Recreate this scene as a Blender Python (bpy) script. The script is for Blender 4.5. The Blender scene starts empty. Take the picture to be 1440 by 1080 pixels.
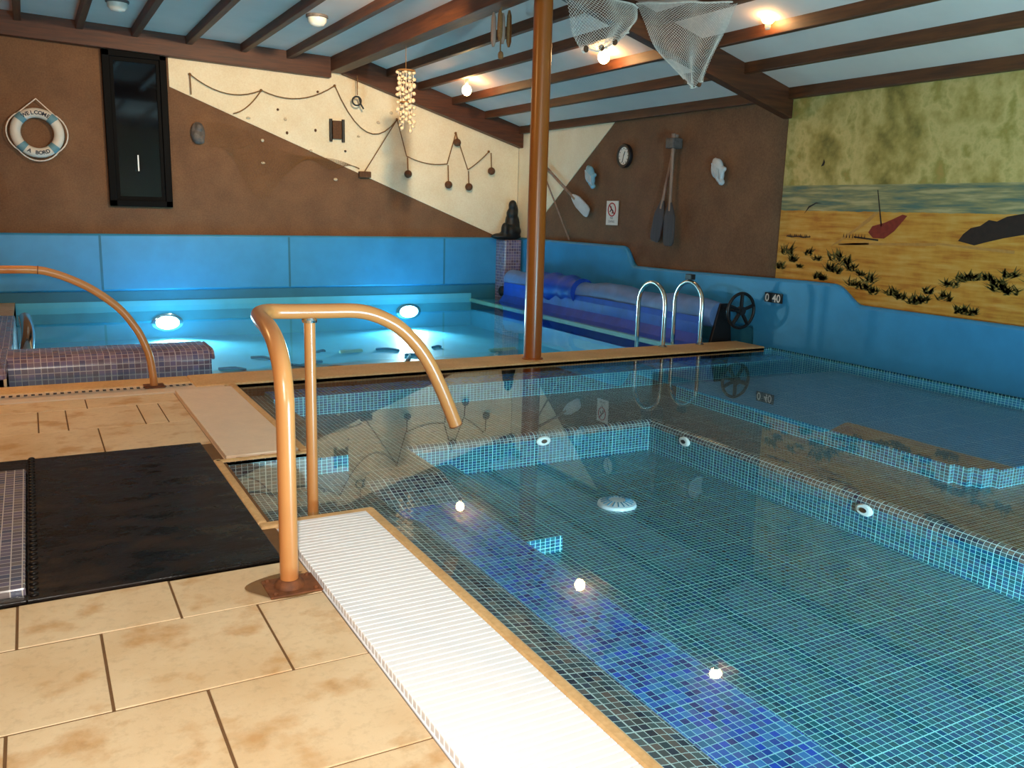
import bpy, math, random
from mathutils import Matrix, Vector
random.seed(7)
S = bpy.context.scene
COL = S.collection
R = math.radians

# ------------------------------------------------------------------ camera
def view_axes(yaw, pitch, roll):
    cy, sy = math.cos(yaw), math.sin(yaw)
    f = Vector((sy*math.cos(pitch), cy*math.cos(pitch), -math.sin(pitch)))
    r = Vector((cy, -sy, 0)); d = f.cross(r)
    c, s = math.cos(roll), math.sin(roll)
    return c*r + s*d, -s*r + c*d, f
CAMZ = 1.35
_r, _d, _f = view_axes(R(29.0598), R(11.3264), R(-1.58357))
cam_data = bpy.data.cameras.new('camera')
cam = bpy.data.objects.new('camera', cam_data); COL.objects.link(cam)
m = Matrix((_r, -_d, -_f)).transposed().to_4x4(); m.translation = (0, 0, CAMZ)
cam.matrix_world = m
cam_data.sensor_fit = 'HORIZONTAL'; cam_data.sensor_width = 36
cam_data.lens = 36*1216.72/1440; cam_data.clip_start = .02
S.camera = cam

# ------------------------------------------------------------------ view, world, lights
S.view_settings.view_transform = 'Standard'
S.view_settings.look = 'None'
S.view_settings.gamma = 1
S.view_settings.exposure = 0.45
S.view_settings.use_curve_mapping = False
S.cycles.caustics_reflective = False
S.cycles.caustics_refractive = False
S.cycles.max_bounces = 10
S.cycles.transparent_max_bounces = 24
S.cycles.sample_clamp_indirect = 6
W = bpy.data.worlds.new('world'); S.world = W; W.use_nodes = True
W.node_tree.nodes['Background'].inputs[0].default_value = (.02, .025, .04, 1)
W.node_tree.nodes['Background'].inputs[1].default_value = .5

def lamp(name, kind, loc, power, color, aim=None, **kw):
    l = bpy.data.lights.new(name, kind); l.energy = power; l.color = color
    for k, v in kw.items(): setattr(l, k, v)
    o = bpy.data.objects.new(name, l); COL.objects.link(o); o.location = loc
    if aim is not None:
        o.rotation_euler = (Vector(aim) - Vector(loc)).to_track_quat('-Z', 'Y').to_euler()
    return o
# the camera's own flash
lamp('camera_flash', 'SPOT', (-.05, -.02, 1.41), 300, (1, .93, .84), aim=(1.0, 3.4, .42),
     spot_size=R(92), spot_blend=1., shadow_soft_size=.03)
# lamps under the water, in their niches
lamp('pool_lamp_light', 'SPOT', (1.54, 12.22, -.22), 430, (.66, .96, 1), aim=(1.7, 9.9, -.95), spot_size=R(125), spot_blend=1., shadow_soft_size=.09)
lamp('pool_lamp_light', 'SPOT', (5.01, 12.22, -.19), 430, (.66, .96, 1), aim=(3.9, 9.9, -.95), spot_size=R(120), spot_blend=1., shadow_soft_size=.09)
lamp('spa_lamp_light', 'SPOT', (2.75, -.68, -.14), 1300, (.46, .85, 1), aim=(2.75, 5.2, -.34), spot_size=R(160), spot_blend=.5, shadow_soft_size=.06)
# unseen warm fill bulbs added at the right and the left
for p, e in (((5.66, 3.3, 2.93), 6), ((-1.3, 6.9, 3.2), 110)):
    lamp('added_fill_bulb', 'POINT', p, e, (1, .58, .24), shadow_soft_size=.06)
lamp('added_gable_fill', 'SPOT', (2.95, 6.95, 3.24), 540, (1, .74, .44), aim=(3.2, 12.4, 2.35), spot_size=R(88), spot_blend=.9, shadow_soft_size=.08)  # added unseen spot that brightens the back gable wall
lamp('added_deck_fill', 'AREA', (1.5, -.6, 3.2), 22, (1, .86, .70), aim=(1.8, 2.0, 0), shape='DISK', size=.4)  # unseen overhead fill added for the near deck

# ------------------------------------------------------------------ materials
def lin(c):
    c /= 255
    return c/12.92 if c <= .04045 else ((c+.055)/1.055)**2.4
def rgb(r, g, b): return (lin(r), lin(g), lin(b), 1)

class N:
    """tiny node-tree helper"""
    def __init__(s, name):
        s.m = bpy.data.materials.new(name); s.m.use_nodes = True
        s.t = s.m.node_tree; s.t.nodes.clear()
        s.out = s.t.nodes.new('ShaderNodeOutputMaterial')
    def n(s, typ, **kw):
        o = s.t.nodes.new('ShaderNode'+typ)
        for k, v in kw.items(): setattr(o, k, v)
        return o
    def set(s, sock, v):
        if hasattr(v, 'is_output') or isinstance(v, bpy.types.NodeSocket): s.t.links.new(v, sock)
        else: sock.default_value = v
    def math(s, op, a, b=None, c=None):
        o = s.n('Math', operation=op); s.set(o.inputs[0], a)
        if b is not None: s.set(o.inputs[1], b)
        if c is not None: s.set(o.inputs[2], c)
        return o.outputs[0]
    def mix(s, f, a, b):
        o = s.n('Mix', data_type='RGBA'); s.set(o.inputs[0], f); s.set(o.inputs[6], a); s.set(o.inputs[7], b)
        return o.outputs[2]
    def ramp(s, f, stops):
        o = s.n('ValToRGB'); s.set(o.inputs[0], f); e = o.color_ramp.elements
        while len(e) < len(stops): e.new(.5)
        for k, (p, c) in zip(e, stops): k.position = p; k.color = c
        return o.outputs[0]
    def coords(s, which='Object', scale=None):
        c = s.n('TexCoord').outputs[which]
        if scale:
            mp = s.n('Mapping'); s.set(mp.inputs[0], c); mp.inputs[3].default_value = scale; c = mp.outputs[0]
        return c
    def noise(s, scale, detail=4, vec=None, rough=.55):
        o = s.n('TexNoise'); o.inputs['Scale'].default_value = scale; o.inputs['Detail'].default_value = detail
        o.inputs['Roughness'].default_value = rough
        s.set(o.inputs['Vector'], vec if vec is not None else s.coords())
        return o.outputs['Fac']
    def bsdf(s, color, rough=.6, metal=0., spec=.5, bump=None, strength=.2, dist=.01, **kw):
        b = s.n('BsdfPrincipled'); s.set(b.inputs['Base Color'], color); s.set(b.inputs['Roughness'], rough)
        b.inputs['Metallic'].default_value = metal; b.inputs['Specular IOR Level'].default_value = spec
        for k, v in kw.items(): s.set(b.inputs[k], v)
        if bump is not None:
            bp = s.n('Bump'); bp.inputs['Strength'].default_value = strength; bp.inputs['Distance'].default_value = dist
            s.set(bp.inputs['Height'], bump); s.t.links.new(bp.outputs[0], b.inputs['Normal'])
        s.t.links.new(b.outputs[0], s.out.inputs[0]); return s.m

def plain(name, c, rough=.6, metal=0., var=.12, scale=8, spec=.5):
    k = N(name); d = tuple(x*(1-var) for x in c[:3])+(1,); e = tuple(min(1, x*(1+var)) for x in c[:3])+(1,)
    f = k.noise(scale)
    return k.bsdf(k.ramp(f, [(.3, d), (.7, e)]), rough, metal, spec)

def tile_material(name, palette, grout, pitch=.0312, gap=.10, rough=.25, joint=True):
    k = N(name); uv = k.coords('UV'); sep = k.n('SeparateXYZ'); k.set(sep.inputs[0], uv)
    us = [k.math('DIVIDE', sep.outputs[i], pitch) for i in (0, 1)]
    masks = []
    for u in us:
        fr = k.math('FRACT', u); g = k.math('LESS_THAN', fr, gap)
        if joint:
            cell = k.math('FLOOR', u); md = k.math('FLOORED_MODULO', cell, 11.)
            g2 = k.math('MULTIPLY', k.math('LESS_THAN', md, .5), k.math('LESS_THAN', fr, gap*1.7)); g = k.math('MAXIMUM', g, g2)
        masks.append(g)
    mk = k.math('MAXIMUM', masks[0], masks[1])
    cv = k.n('CombineXYZ'); k.set(cv.inputs[0], k.math('FLOOR', us[0])); k.set(cv.inputs[1], k.math('FLOOR', us[1]))
    wn = k.n('TexWhiteNoise'); wn.noise_dimensions = '2D'; k.set(wn.inputs[0], cv.outputs[0])
    n = len(palette)
    o = k.n('ValToRGB'); o.color_ramp.interpolation = 'CONSTANT'; k.set(o.inputs[0], wn.outputs[0]); e = o.color_ramp.elements
    while len(e) < n: e.new(.5)
    for i, c in enumerate(palette): e[i].position = i/n; e[i].color = c
    col = k.mix(mk, o.outputs[0], grout)
    return k.bsdf(col, rough, bump=k.math('SUBTRACT', 1., mk), strength=.3, dist=.002)

def mat_speckle(name, c1, c2, rough=.85):
    k = N(name); a = k.noise(3.0, 3); b = k.noise(55, 2)
    f = k.math('MULTIPLY_ADD', b, .5, k.math('MULTIPLY', a, .5))
    return k.bsdf(k.ramp(f, [(.35, c1), (.65, c2)]), rough, bump=b, strength=.25, dist=.004)

def mat_wood(name, c1, c2, axis, rough=.55, spec=.5):
    k = N(name); sc = [9, 9, 9]; sc[axis] = .7
    f = k.noise(3.0, 6, k.coords('Object', sc), .65)
    return k.bsdf(k.ramp(f, [(.3, c1), (.7, c2)]), rough, spec=spec, bump=f, strength=.2, dist=.004)

def mat_slab():
    k = N('sandstone_paving'); a = k.noise(1.6, 5); b = k.noise(26, 6, rough=.7); c = k.noise(4.2, 7)
    base = k.ramp(a, [(.3, rgb(214, 178, 132)), (.55, rgb(230, 202, 162)), (.75, rgb(220, 186, 142))])
    st = k.ramp(c, [(.53, (0, 0, 0, 1)), (.64, (1, 1, 1, 1))])
    col = k.mix(k.math('MULTIPLY', st, .6), base, rgb(190, 130, 58))
    sp = k.ramp(b, [(.3, (0, 0, 0, 1)), (.5, (1, 1, 1, 1))])
    col = k.mix(k.math('MULTIPLY', k.math('SUBTRACT', 1., sp), .22), col, rgb(140, 100, 60))
    return k.bsdf(col, .55, bump=b, strength=.25, dist=.004)

def mat_mural():
    k = N('painted_beach_mural'); co = k.coords(); sep = k.n('SeparateXYZ'); k.set(sep.inputs[0], co)
    z = sep.outputs[2]; a = k.noise(1.7, 5); b = k.noise(7, 6); st = k.noise(3.5, 5, k.coords('Object', (1, .6, 7)))
    sky = k.ramp(k.math('MULTIPLY_ADD', b, .35, k.math('MULTIPLY', a, .65)), [(.34, rgb(120, 100, 40)), (.44, rgb(178, 146, 72)), (.53, rgb(214, 178, 108)), (.60, rgb(168, 142, 66)), (.68, rgb(196, 140, 72))])
    sea = k.ramp(st, [(.36, rgb(90, 106, 92)), (.5, rgb(146, 132, 88)), (.62, rgb(188, 162, 112))])
    sand = k.ramp(k.math('MULTIPLY_ADD', b, .3, k.math('MULTIPLY', st, .7)), [(.35, rgb(186, 106, 24)), (.5, rgb(212, 142, 48)), (.66, rgb(222, 164, 82))])
    zz = k.math('MULTIPLY_ADD', k.math('SUBTRACT', b, .5), .03, z)
    c = k.mix(k.math('GREATER_THAN', zz, 1.43), sand, sea)
    c = k.mix(k.math('GREATER_THAN', z, 1.68), c, sky)
    return k.bsdf(c, .8)

def mat_water(name, tint, wave=.6, scale=2.0, strength=.05):
    k = N(name)
    geo = k.n('NewGeometry'); fr = k.n('Fresnel')
    # the same surface reflectance from either side
    k.set(fr.inputs['IOR'], k.math('MULTIPLY_ADD', geo.outputs['Backfacing'], 1/1.33-1.33, 1.33))
    tr = k.n('BsdfTransparent'); tr.inputs[0].default_value = tint
    gl = k.n('BsdfGlossy'); gl.inputs['Roughness'].default_value = .015; gl.inputs[0].default_value = (1, 1, 1, 1)
    bp = k.n('Bump'); bp.inputs['Strength'].default_value = strength; bp.inputs['Distance'].default_value = .02
    k.set(bp.inputs['Height'], k.noise(scale, 2)); k.t.links.new(bp.outputs[0], gl.inputs['Normal'])
    mx = k.n('MixShader'); k.t.links.new(fr.outputs[0], mx.inputs[0]); k.t.links.new(tr.outputs[0], mx.inputs[1]); k.t.links.new(gl.outputs[0], mx.inputs[2])
    k.t.links.new(mx.outputs[0], k.out.inputs[0]); return k.m

def mat_emit(name, c, s):
    k = N(name); e = k.n('Emission'); e.inputs[0].default_value = c; e.inputs[1].default_value = s
    k.t.links.new(e.outputs[0], k.out.inputs[0]); return k.m

def mat_mat():
    k = N('wet_black_rubber'); a = k.noise(3.2, 6, k.coords('Object', (1, 2.2, 1)), .7); b = k.noise(60, 3)
    col = k.ramp(a, [(.35, rgb(7, 5, 5)), (.5, rgb(20, 15, 13)), (.65, rgb(44, 31, 25))])
    rg = k.ramp(a, [(.35, (.12,)*3+(1,)), (.6, (.5,)*3+(1,))])
    return k.bsdf(col, rg, spec=.22, bump=b, strength=.3, dist=.004)

M = dict(
    brown=mat_speckle('brown_wall_paint', rgb(104, 70, 46), rgb(132, 92, 62)),
    cream=mat_speckle('cream_wall_paint', rgb(240, 218, 182), rgb(252, 236, 206)),
    blue=plain('pale_blue_fibreglass', rgb(58, 148, 200), .38, var=.08, scale=3),
    teal=plain('dull_teal', rgb(38, 112, 140), .5, var=.1, scale=3),
    poolfloor=plain('pool_liner_blue', rgb(84, 186, 218), .5, var=.1, scale=2.5),
    ceil=plain('white_ceiling_board', rgb(226, 202, 190), .8, var=.05, scale=2),
    beamX=mat_wood('dark_stained_beam_across', rgb(60, 27, 11), rgb(100, 50, 22), 0),
    beamY=mat_wood('dark_stained_beam_along', rgb(64, 32, 14), rgb(106, 58, 26), 1),
    slab=mat_slab(), joint=plain('slab_joint_mortar', rgb(112, 78, 44), .9, scale=20),
    tan=mat_speckle('tan_coping_stone', rgb(204, 156, 100), rgb(230, 188, 132), .6),
    white=plain('white_plastic', rgb(250, 250, 252), .35, var=.02),
    creamplastic=plain('cream_plastic', rgb(236, 208, 178), .4, var=.04),
    rail=plain('tan_rail_paint', rgb(194, 126, 70), .28, var=.06, scale=5),
    post=plain('brown_post_paint', rgb(152, 80, 26), .28, var=.05, scale=4),
    damp=plain('damp_stained_stone', rgb(128, 92, 52), .4, var=.2, scale=12),
    rust=plain('rusty_steel', rgb(116, 66, 34), .7, var=.4, scale=30),
    chrome=plain('chrome', rgb(205, 205, 200), .12, 1., var=.03),
    dark=plain('black_plastic', rgb(26, 24, 26), .4, var=.1),
    darkwood=mat_wood('black_stained_window_wood', rgb(5, 4, 5), rgb(11, 9, 9), 2, .6, .08),
    rubber=mat_mat(),
    tile=tile_material('spa_mosaic', [rgb(*c) for c in ((70, 72, 74), (88, 90, 88), (56, 62, 76), (102, 94, 90), (40, 46, 62), (80, 92, 92), (106, 88, 82), (58, 72, 78))], rgb(196, 206, 200)),
    tileblue=tile_material('spa_blue_mosaic', [rgb(*c) for c in ((28, 70, 160), (34, 92, 178), (44, 108, 160), (22, 50, 120), (56, 120, 186), (30, 100, 140), (26, 76, 190), (60, 92, 160))], rgb(150, 214, 226)),
    tilefloor=tile_material('spa_teal_mosaic', [rgb(*c) for c in ((26, 82, 100), (30, 94, 110), (24, 76, 108), (34, 98, 108), (22, 68, 88), (34, 88, 118), (26, 78, 116), (30, 84, 92))], rgb(160, 224, 220)),
    tilewall=tile_material('lilac_mosaic', [rgb(*c) for c in ((116, 100, 124), (132, 112, 130), (100, 92, 124), (124, 108, 140), (108, 88, 104))], rgb(186, 172, 176), .045),
    tilepale=tile_material('wet_grey_mosaic', [rgb(*c) for c in ((112, 104, 112), (130, 118, 116), (96, 98, 116), (120, 110, 126))], rgb(206, 196, 190), .037, rough=.12),
    rope=plain('brown_rope', rgb(132, 92, 52), .9, var=.2, scale=60),
    net=plain('pale_net_twine', rgb(236, 220, 206), .9, var=.15, scale=40),
    buoy=plain('brown_cork', rgb(96, 60, 34), .8, var=.3, scale=40),
    gold=plain('dull_grey_carving', rgb(96, 88, 84), .6, var=.3, scale=30),
    bronze=plain('black_carved_wood', rgb(22, 20, 20), .5, var=.3, scale=20),
    ringwhite=plain('off_white_canvas', rgb(226, 214, 200), .6, var=.06),
    ringblue=plain('grey_blue_band', rgb(104, 146, 160), .6, var=.08),
    letters=plain('dark_lettering', rgb(40, 44, 60), .7, var=.05),
    red=plain('red_ink', rgb(186, 34, 40), .6, var=.05),
    paper=plain('white_sign_board', rgb(236, 228, 220), .5, var=.02),
    shellblue=plain('pale_blue_ceramic', rgb(138, 186, 208), .35, var=.1),
    shellwhite=plain('pale_grey_ceramic', rgb(204, 206, 208), .35, var=.1),
    oargrey=mat_wood('weathered_oar_wood', rgb(128, 98, 82), rgb(170, 140, 122), 2),
    oardark=mat_wood('dark_oar_blade', rgb(58, 52, 54), rgb(84, 76, 76), 2),
    cover=plain('blue_pool_cover', rgb(22, 76, 196), .4, var=.2, scale=5),
    coverpale=plain('pale_underside_of_cover', rgb(104, 140, 196), .5, var=.18, scale=4),
    shell=plain('sea_shell', rgb(214, 190, 158), .5, var=.25, scale=40),
    glass=plain('dark_night_glass', rgb(8, 8, 12), .06, var=.02),
    bulb=mat_emit('lit_bulb', (1, .60, .25, 1), 62.),
    lens=mat_emit('lit_pool_lens', (.6, .96, 1, 1), 26.),
    spalens=mat_emit('lit_spa_lens', (.4, .9, 1, 1), 10.),
    mural=mat_mural(), grass=plain('painted_grass', rgb(104, 88, 34), .8, var=.35, scale=30),
    hull=plain('painted_boat', rgb(134, 40, 20), .8, var=.2, scale=30), wreck=plain('painted_wreck', rgb(44, 24, 14), .8, var=.3, scale=20),
    trackpaint=plain('painted_track', rgb(196, 132, 62), .8, var=.1, scale=20),
    water=mat_water('pool_water', (.72, .92, .98, 1), strength=.10, scale=1.6),
    spawater=mat_water('spa_water', (.84, .96, 1, 1), strength=.02, scale=1.3),
    fixture=plain('white_glass_dome', rgb(226, 222, 210), .2, var=.05),
    glassgrey=plain('stain_dark', rgb(30, 46, 66), .7, var=.2),
    palemark=plain('pale_mark', rgb(170, 220, 190), .7, var=.1),
)

# ------------------------------------------------------------------ mesh helpers
class MB:
    def __init__(s): s.v = []; s.f = []; s.mi = []
    def add(s, vs, fs, mi=0):
        o = len(s.v); s.v += [tuple(p) for p in vs]; s.f += [tuple(i+o for i in f) for f in fs]; s.mi += [mi]*len(fs); return s
    def box(s, a, b, mi=0):
        x0, y0, z0 = a; x1, y1, z1 = b
        return s.add([(x0,y0,z0),(x1,y0,z0),(x1,y1,z0),(x0,y1,z0),(x0,y0,z1),(x1,y0,z1),(x1,y1,z1),(x0,y1,z1)],
                     [(0,3,2,1),(4,5,6,7),(0,1,5,4),(1,2,6,5),(2,3,7,6),(3,0,4,7)], mi)
    def quad(s, a, b, c, d, mi=0): return s.add([a, b, c, d], [(0,1,2,3)], mi)
    def prism(s, poly, vec, mi=0):
        n = len(poly); v = Vector(vec); P = [Vector(p) for p in poly]
        nrm = Vector((0, 0, 0))
        for i in range(n): nrm += P[i].cross(P[(i+1) % n])
        if nrm.dot(v) > 0: P.reverse()
        vs = P+[p+v for p in P]
        fs = [tuple(range(n)), tuple(range(2*n-1, n-1, -1))]
        for i in range(n): j = (i+1) % n; fs.append((j, i, i+n, j+n))
        return s.add(vs, fs, mi)
    def tube(s, pts, r, seg=12, mi=0, caps=True, closed=False):
        P = [Vector(p) for p in pts]; n = len(P); rr = r if hasattr(r, '__len__') else [r]*n
        vs = []; fs = []; up = None
        for i, p in enumerate(P):
            if closed: t = (P[(i+1) % n]-P[i-1]).normalized()
            else: t = (P[min(i+1, n-1)]-P[max(i-1, 0)]).normalized()
            if up is None:
                up = Vector((0,0,1)) if abs(t.z) < .9 else Vector((0,1,0))
            u = (up-t*up.dot(t)).normalized(); w = t.cross(u); up = u
            for k in range(seg):
                a = 2*math.pi*k/seg; vs.append(p+(u*math.cos(a)+w*math.sin(a))*rr[i])
        m_ = n if closed else n-1
        for i in range(m_):
            for k in range(seg):
                a = i*seg+k; b = i*seg+(k+1) % seg; c = ((i+1) % n)*seg
                fs.append((a, b, c+(k+1) % seg, c+k))
        if caps and not closed:
            fs.append(tuple(range(seg-1, -1, -1))); fs.append(tuple((n-1)*seg+k for k in range(seg)))
        return s.add(vs, fs, mi)
    def lathe(s, prof, o, ax=(0,0,1), seg=24, mi=0):
        """prof: (radius, height) pairs along ax from o"""
        a = Vector(ax).normalized(); u = a.orthogonal().normalized(); w = a.cross(u); o = Vector(o); vs = []; fs = []
        for r_, h_ in prof:
            for k in range(seg):
                t = 2*math.pi*k/seg; vs.append(o+a*h_+(u*math.cos(t)+w*math.sin(t))*r_)
        for i in range(len(prof)-1):
            for k in range(seg):
                q = i*seg; k2 = (k+1) % seg; fs.append((q+k, q+k2, q+seg+k2, q+seg+k))
        fs.append(tuple(range(seg-1, -1, -1))); q = (len(prof)-1)*seg; fs.append(tuple(q+k for k in range(seg)))
        return s.add(vs, fs, mi)
    def ball(s, c, rad, seg=14, rings=8, mi=0, rot=None):
        c = Vector(c); rx, ry, rz = rad if hasattr(rad, '__len__') else (rad,)*3
        vs = [(0,0,-1)]; fs = []
        for i in range(1, rings):
            p = math.pi*i/rings-math.pi/2
            for k in range(seg): t = 2*math.pi*k/seg; vs.append((math.cos(p)*math.cos(t), math.cos(p)*math.sin(t), math.sin(p)))
        vs.append((0,0,1)); n = len(vs)-1
        for k in range(seg): fs.append((0, 1+(k+1) % seg, 1+k)); q = 1+(rings-2)*seg; fs.append((n, q+k, q+(k+1) % seg))
        for i in range(rings-2):
            for k in range(seg): q = 1+i*seg; k2 = (k+1) % seg; fs.append((q+k, q+k2, q+seg+k2, q+seg+k))
        out = []
        for p in vs:
            q = Vector((p[0]*rx, p[1]*ry, p[2]*rz))
            if rot is not None: q = rot @ q
            out.append(c+q)
        return s.add(out, fs, mi)
    def torus(s, c, Rm, r, ax, seg=40, ts=12, mi=0, a0=0, a1=2*math.pi):
        a = Vector(ax).normalized(); u = a.orthogonal().normalized(); w = a.cross(u); c = Vector(c)
        full = abs(a1-a0-2*math.pi) < 1e-6; n = seg if full else seg+1
        pts = [c+(u*math.cos(a0+(a1-a0)*i/seg)+w*math.sin(a0+(a1-a0)*i/seg))*Rm for i in range(n)]
        return s.tube(pts, r, ts, mi, closed=full)

OFF = {}
def link(name, mb, mats, parent=None, smooth=None, loc=None, uv=False, vz=1., bevel=0, remesh=0):
    off = OFF[parent.name] if parent is not None else Vector(loc or (0, 0, 0))
    me = bpy.data.meshes.new(name)
    me.from_pydata([tuple(Vector(p)-off) for p in mb.v], [], mb.f)
    mats = mats if isinstance(mats, (list, tuple)) else [mats]
    for q in mats: me.materials.append(q)
    me.polygons.foreach_set('material_index', mb.mi)
    if uv:
        L = me.uv_layers.new(name='UVMap')
        for p in me.polygons:
            nx, ny, nz = (abs(x) for x in p.normal)
            for li in p.loop_indices:
                v = me.vertices[me.loops[li].vertex_index].co+off
                if nz >= nx and nz >= ny: c = (v.x, v.y)
                elif nx >= ny: c = (v.y, v.z*vz)
                else: c = (v.x, v.z*vz)
                L.data[li].uv = c
    if smooth is not None:
        me.polygons.foreach_set('use_smooth', [True]*len(me.polygons))
        me.set_sharp_from_angle(angle=R(smooth))
    o = bpy.data.objects.new(name, me); COL.objects.link(o)
    if parent is not None: o.parent = parent
    else: o.location = off
    OFF[o.name] = off
    if bevel:
        b = o.modifiers.new('bevel', 'BEVEL'); b.width = bevel; b.segments = 2; b.limit_method = 'ANGLE'; b.angle_limit = R(40)
    if remesh:
        b = o.modifiers.new('remesh', 'REMESH'); b.mode = 'VOXEL'; b.voxel_size = remesh; b.use_smooth_shade = True
        q = o.modifiers.new('smooth', 'SMOOTH'); q.factor = .5; q.iterations = 4
    return o
def tag(o, label=None, cat=None, group=None, kind=None):
    if label: o['label'] = label
    if cat: o['category'] = cat
    if group: o['group'] = group
    if kind: o['kind'] = kind
    return o
def thing(name, loc, label, cat, group=None):
    o = bpy.data.objects.new(name, None); COL.objects.link(o); o.location = loc; o.empty_display_size = .1
    OFF[o.name] = Vector(loc); return tag(o, label, cat, group)
def struct(name, mb, mats, **kw): return tag(link(name, mb, mats, **kw), kind='structure')

def text_into(mb, s, size, place, mi=0, thick=.002, spacing=1.0, bold=.0):
    """letters from the built-in font; place(x, y) -> world point, x starts at 0 and y at the baseline"""
    cu = bpy.data.curves.new('t', 'FONT'); cu.body = s; cu.size = size; cu.align_x = 'CENTER'; cu.space_character = spacing; cu.offset = bold; cu.resolution_u = 3
    o = bpy.data.objects.new('t', cu); COL.objects.link(o); bpy.context.view_layer.update()
    me = bpy.data.meshes.new_from_object(o.evaluated_get(bpy.context.evaluated_depsgraph_get()))
    mb.add([place(v.co.x, v.co.y) for v in me.vertices], [tuple(p.vertices) for p in me.polygons], mi)
    bpy.data.objects.remove(o); bpy.data.curves.remove(cu); bpy.data.meshes.remove(me)

def smooth_path(pts, n=8):
    P = [Vector(p) for p in pts]; out = []
    for i in range(len(P)-1):
        a, b, c, d = P[max(i-1, 0)], P[i], P[i+1], P[min(i+2, len(P)-1)]
        for k in range(n):
            t = k/n; out.append(.5*((2*b)+(c-a)*t+(2*a-5*b+4*c-d)*t*t+(3*b-a-3*c+d)*t**3))
    out.append(P[-1]); return out

# ------------------------------------------------------------------ room shell
XL, XR, YN, YB = -3.2, 6.9, -1.6, 12.4
def ceil_r(x): return 3.49-.29*(x-3.9)
def ceil_l(x): return 3.36+.03*(3.9-x)

mb = MB()
mb.box((XL-.2, YB+.02, -1.2), (XR+.2, YB+.2, 3.8))
mb.prism([(1.0, YB+.019, 3.5), (1.715, YB+.019, 3.5), (1.715, YB+.019, 2.80), (6.57, YB+.019, .93), (XR, YB+.019, .9), (XR, YB+.019, 2.75), (3.9, YB+.019, 3.6)][1:], (0, -.012, 0), 1)
struct('wall_back', mb, [M['brown'], M['cream']])
mb = MB()
mb.box((XR+.02, YN-.2, -1.2), (XR+.2, YB+.2, 3.0))
mb.prism([(XR+.019, YB+.01, .9), (XR+.019, 12.12, .92), (XR+.019, 9.88, 2.5), (XR+.019, 9.6, 2.75), (XR+.019, YB+.01, 2.75)], (-.012, 0, 0), 1)
struct('wall_right', mb, [M['brown'], M['cream']])
struct('wall_left', MB().box((XL-.2, YN-.2, -1.2), (XL, YB+.2, 3.8)), M['brown'])
struct('wall_front', MB().box((XL-.2, YN-.2, -1.2), (XR+.2, YN, 3.8)), M['cream'])
mb = MB()
mb.prism([(XL-.2, YN-.2, ceil_l(XL-.2)), (3.9, YN-.2, ceil_l(3.9)), (3.9, YN-.2, 3.7), (XL-.2, YN-.2, 3.8)], (0, YB-YN+.4, 0))
mb.prism([(3.9, YN-.2, ceil_r(3.9)), (XR+.2, YN-.2, ceil_r(XR+.2)), (XR+.2, YN-.2, 3.0), (3.9, YN-.2, 3.7)], (0, YB-YN+.4, 0))
struct('ceiling', mb, M['ceil'])

# beams
def beam_name(n, mb, mat, bevel=.008): return struct(n, mb, mat, bevel=bevel)
beam_name('ceiling_ridge_beam', MB().box((3.81, YN, 3.17), (4.01, YB, 3.55)), M['beamY'])
for x in (4.66, 5.14, 5.69, 6.24):
    beam_name('ceiling_purlin', MB().box((x-.035, YN, ceil_r(x)-.095), (x+.035, YB, ceil_r(x)+.02)), M['beamY'])
beam_name('ceiling_eave_beam', MB().box((6.82, YN, ceil_r(6.9)-.085), (6.9, YB, ceil_r(6.9)+.04)), M['beamY'])
for x in (-2.6, -1.95, -1.3, -.62, .05, .7, 1.32, 1.96, 2.64, 3.24):
    beam_name('ceiling_joist', MB().box((x-.04, YN, ceil_l(x)-.10), (x+.04, YB-.12, ceil_l(x)+.02)), M['beamY'])
def rafter(n, y0, y1, zoff=0):
    xa, xb = 4.0, 6.9
    lo = lambda x: 2.347+zoff+.29*(6.9-x)
    beam_name(n, MB().prism([(xa, y0, lo(xa)), (xb, y0, lo(xb)), (xb, y0, ceil_r(xb)+.02), (xa, y0, ceil_r(xa)+.02)], (0, y1-y0, 0)), M['beamX'])
rafter('ceiling_rafter', 6.69, 6.81); rafter('ceiling_rafter', 12.26, 12.4, -.03); rafter('ceiling_rafter', 1.1, 1.22)
lo = lambda x: 3.09+.03*(3.8-x)
for y0, y1 in ((12.26, 12.4), (6.69, 6.81)):
    beam_name('ceiling_tie_beam', MB().prism([(XL, y0, lo(XL)), (3.82, y0, lo(3.82)), (3.82, y0, 3.38), (XL, y0, 3.6)], (0, y1-y0, 0)), M['beamX'])

# window on the back wall
w = struct('window_1', MB().box((.93, YB-.05, 1.27), (1.685, YB+.05, 1.35)).box((.93, YB-.05, 3.10), (1.685, YB+.05, 3.20)).box((.93, YB-.05, 1.27), (1.02, YB+.05, 3.2)).box((1.60, YB-.05, 1.27), (1.685, YB+.05, 3.2)), M['darkwood'], bevel=.008)
link('sash', MB().box((1.02, YB-.025, 1.35), (1.06, YB+.04, 3.1)).box((1.56, YB-.025, 1.35), (1.60, YB+.04, 3.1)).box((1.06, YB-.025, 1.35), (1.56, YB+.04, 1.4)).box((1.06, YB-.025, 3.05), (1.56, YB+.04, 3.1)), M['darkwood'], w)
link('glass_pane', MB().box((1.06, YB-.0, 1.4), (1.56, YB+.015, 3.05)), M['glass'], w)
link('glass_reflection', MB().box((1.285, YB-.02, 1.72), (1.30, YB+.0, 1.92)), M['white'], w)  # white strip standing in for a reflection in the pane

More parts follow.
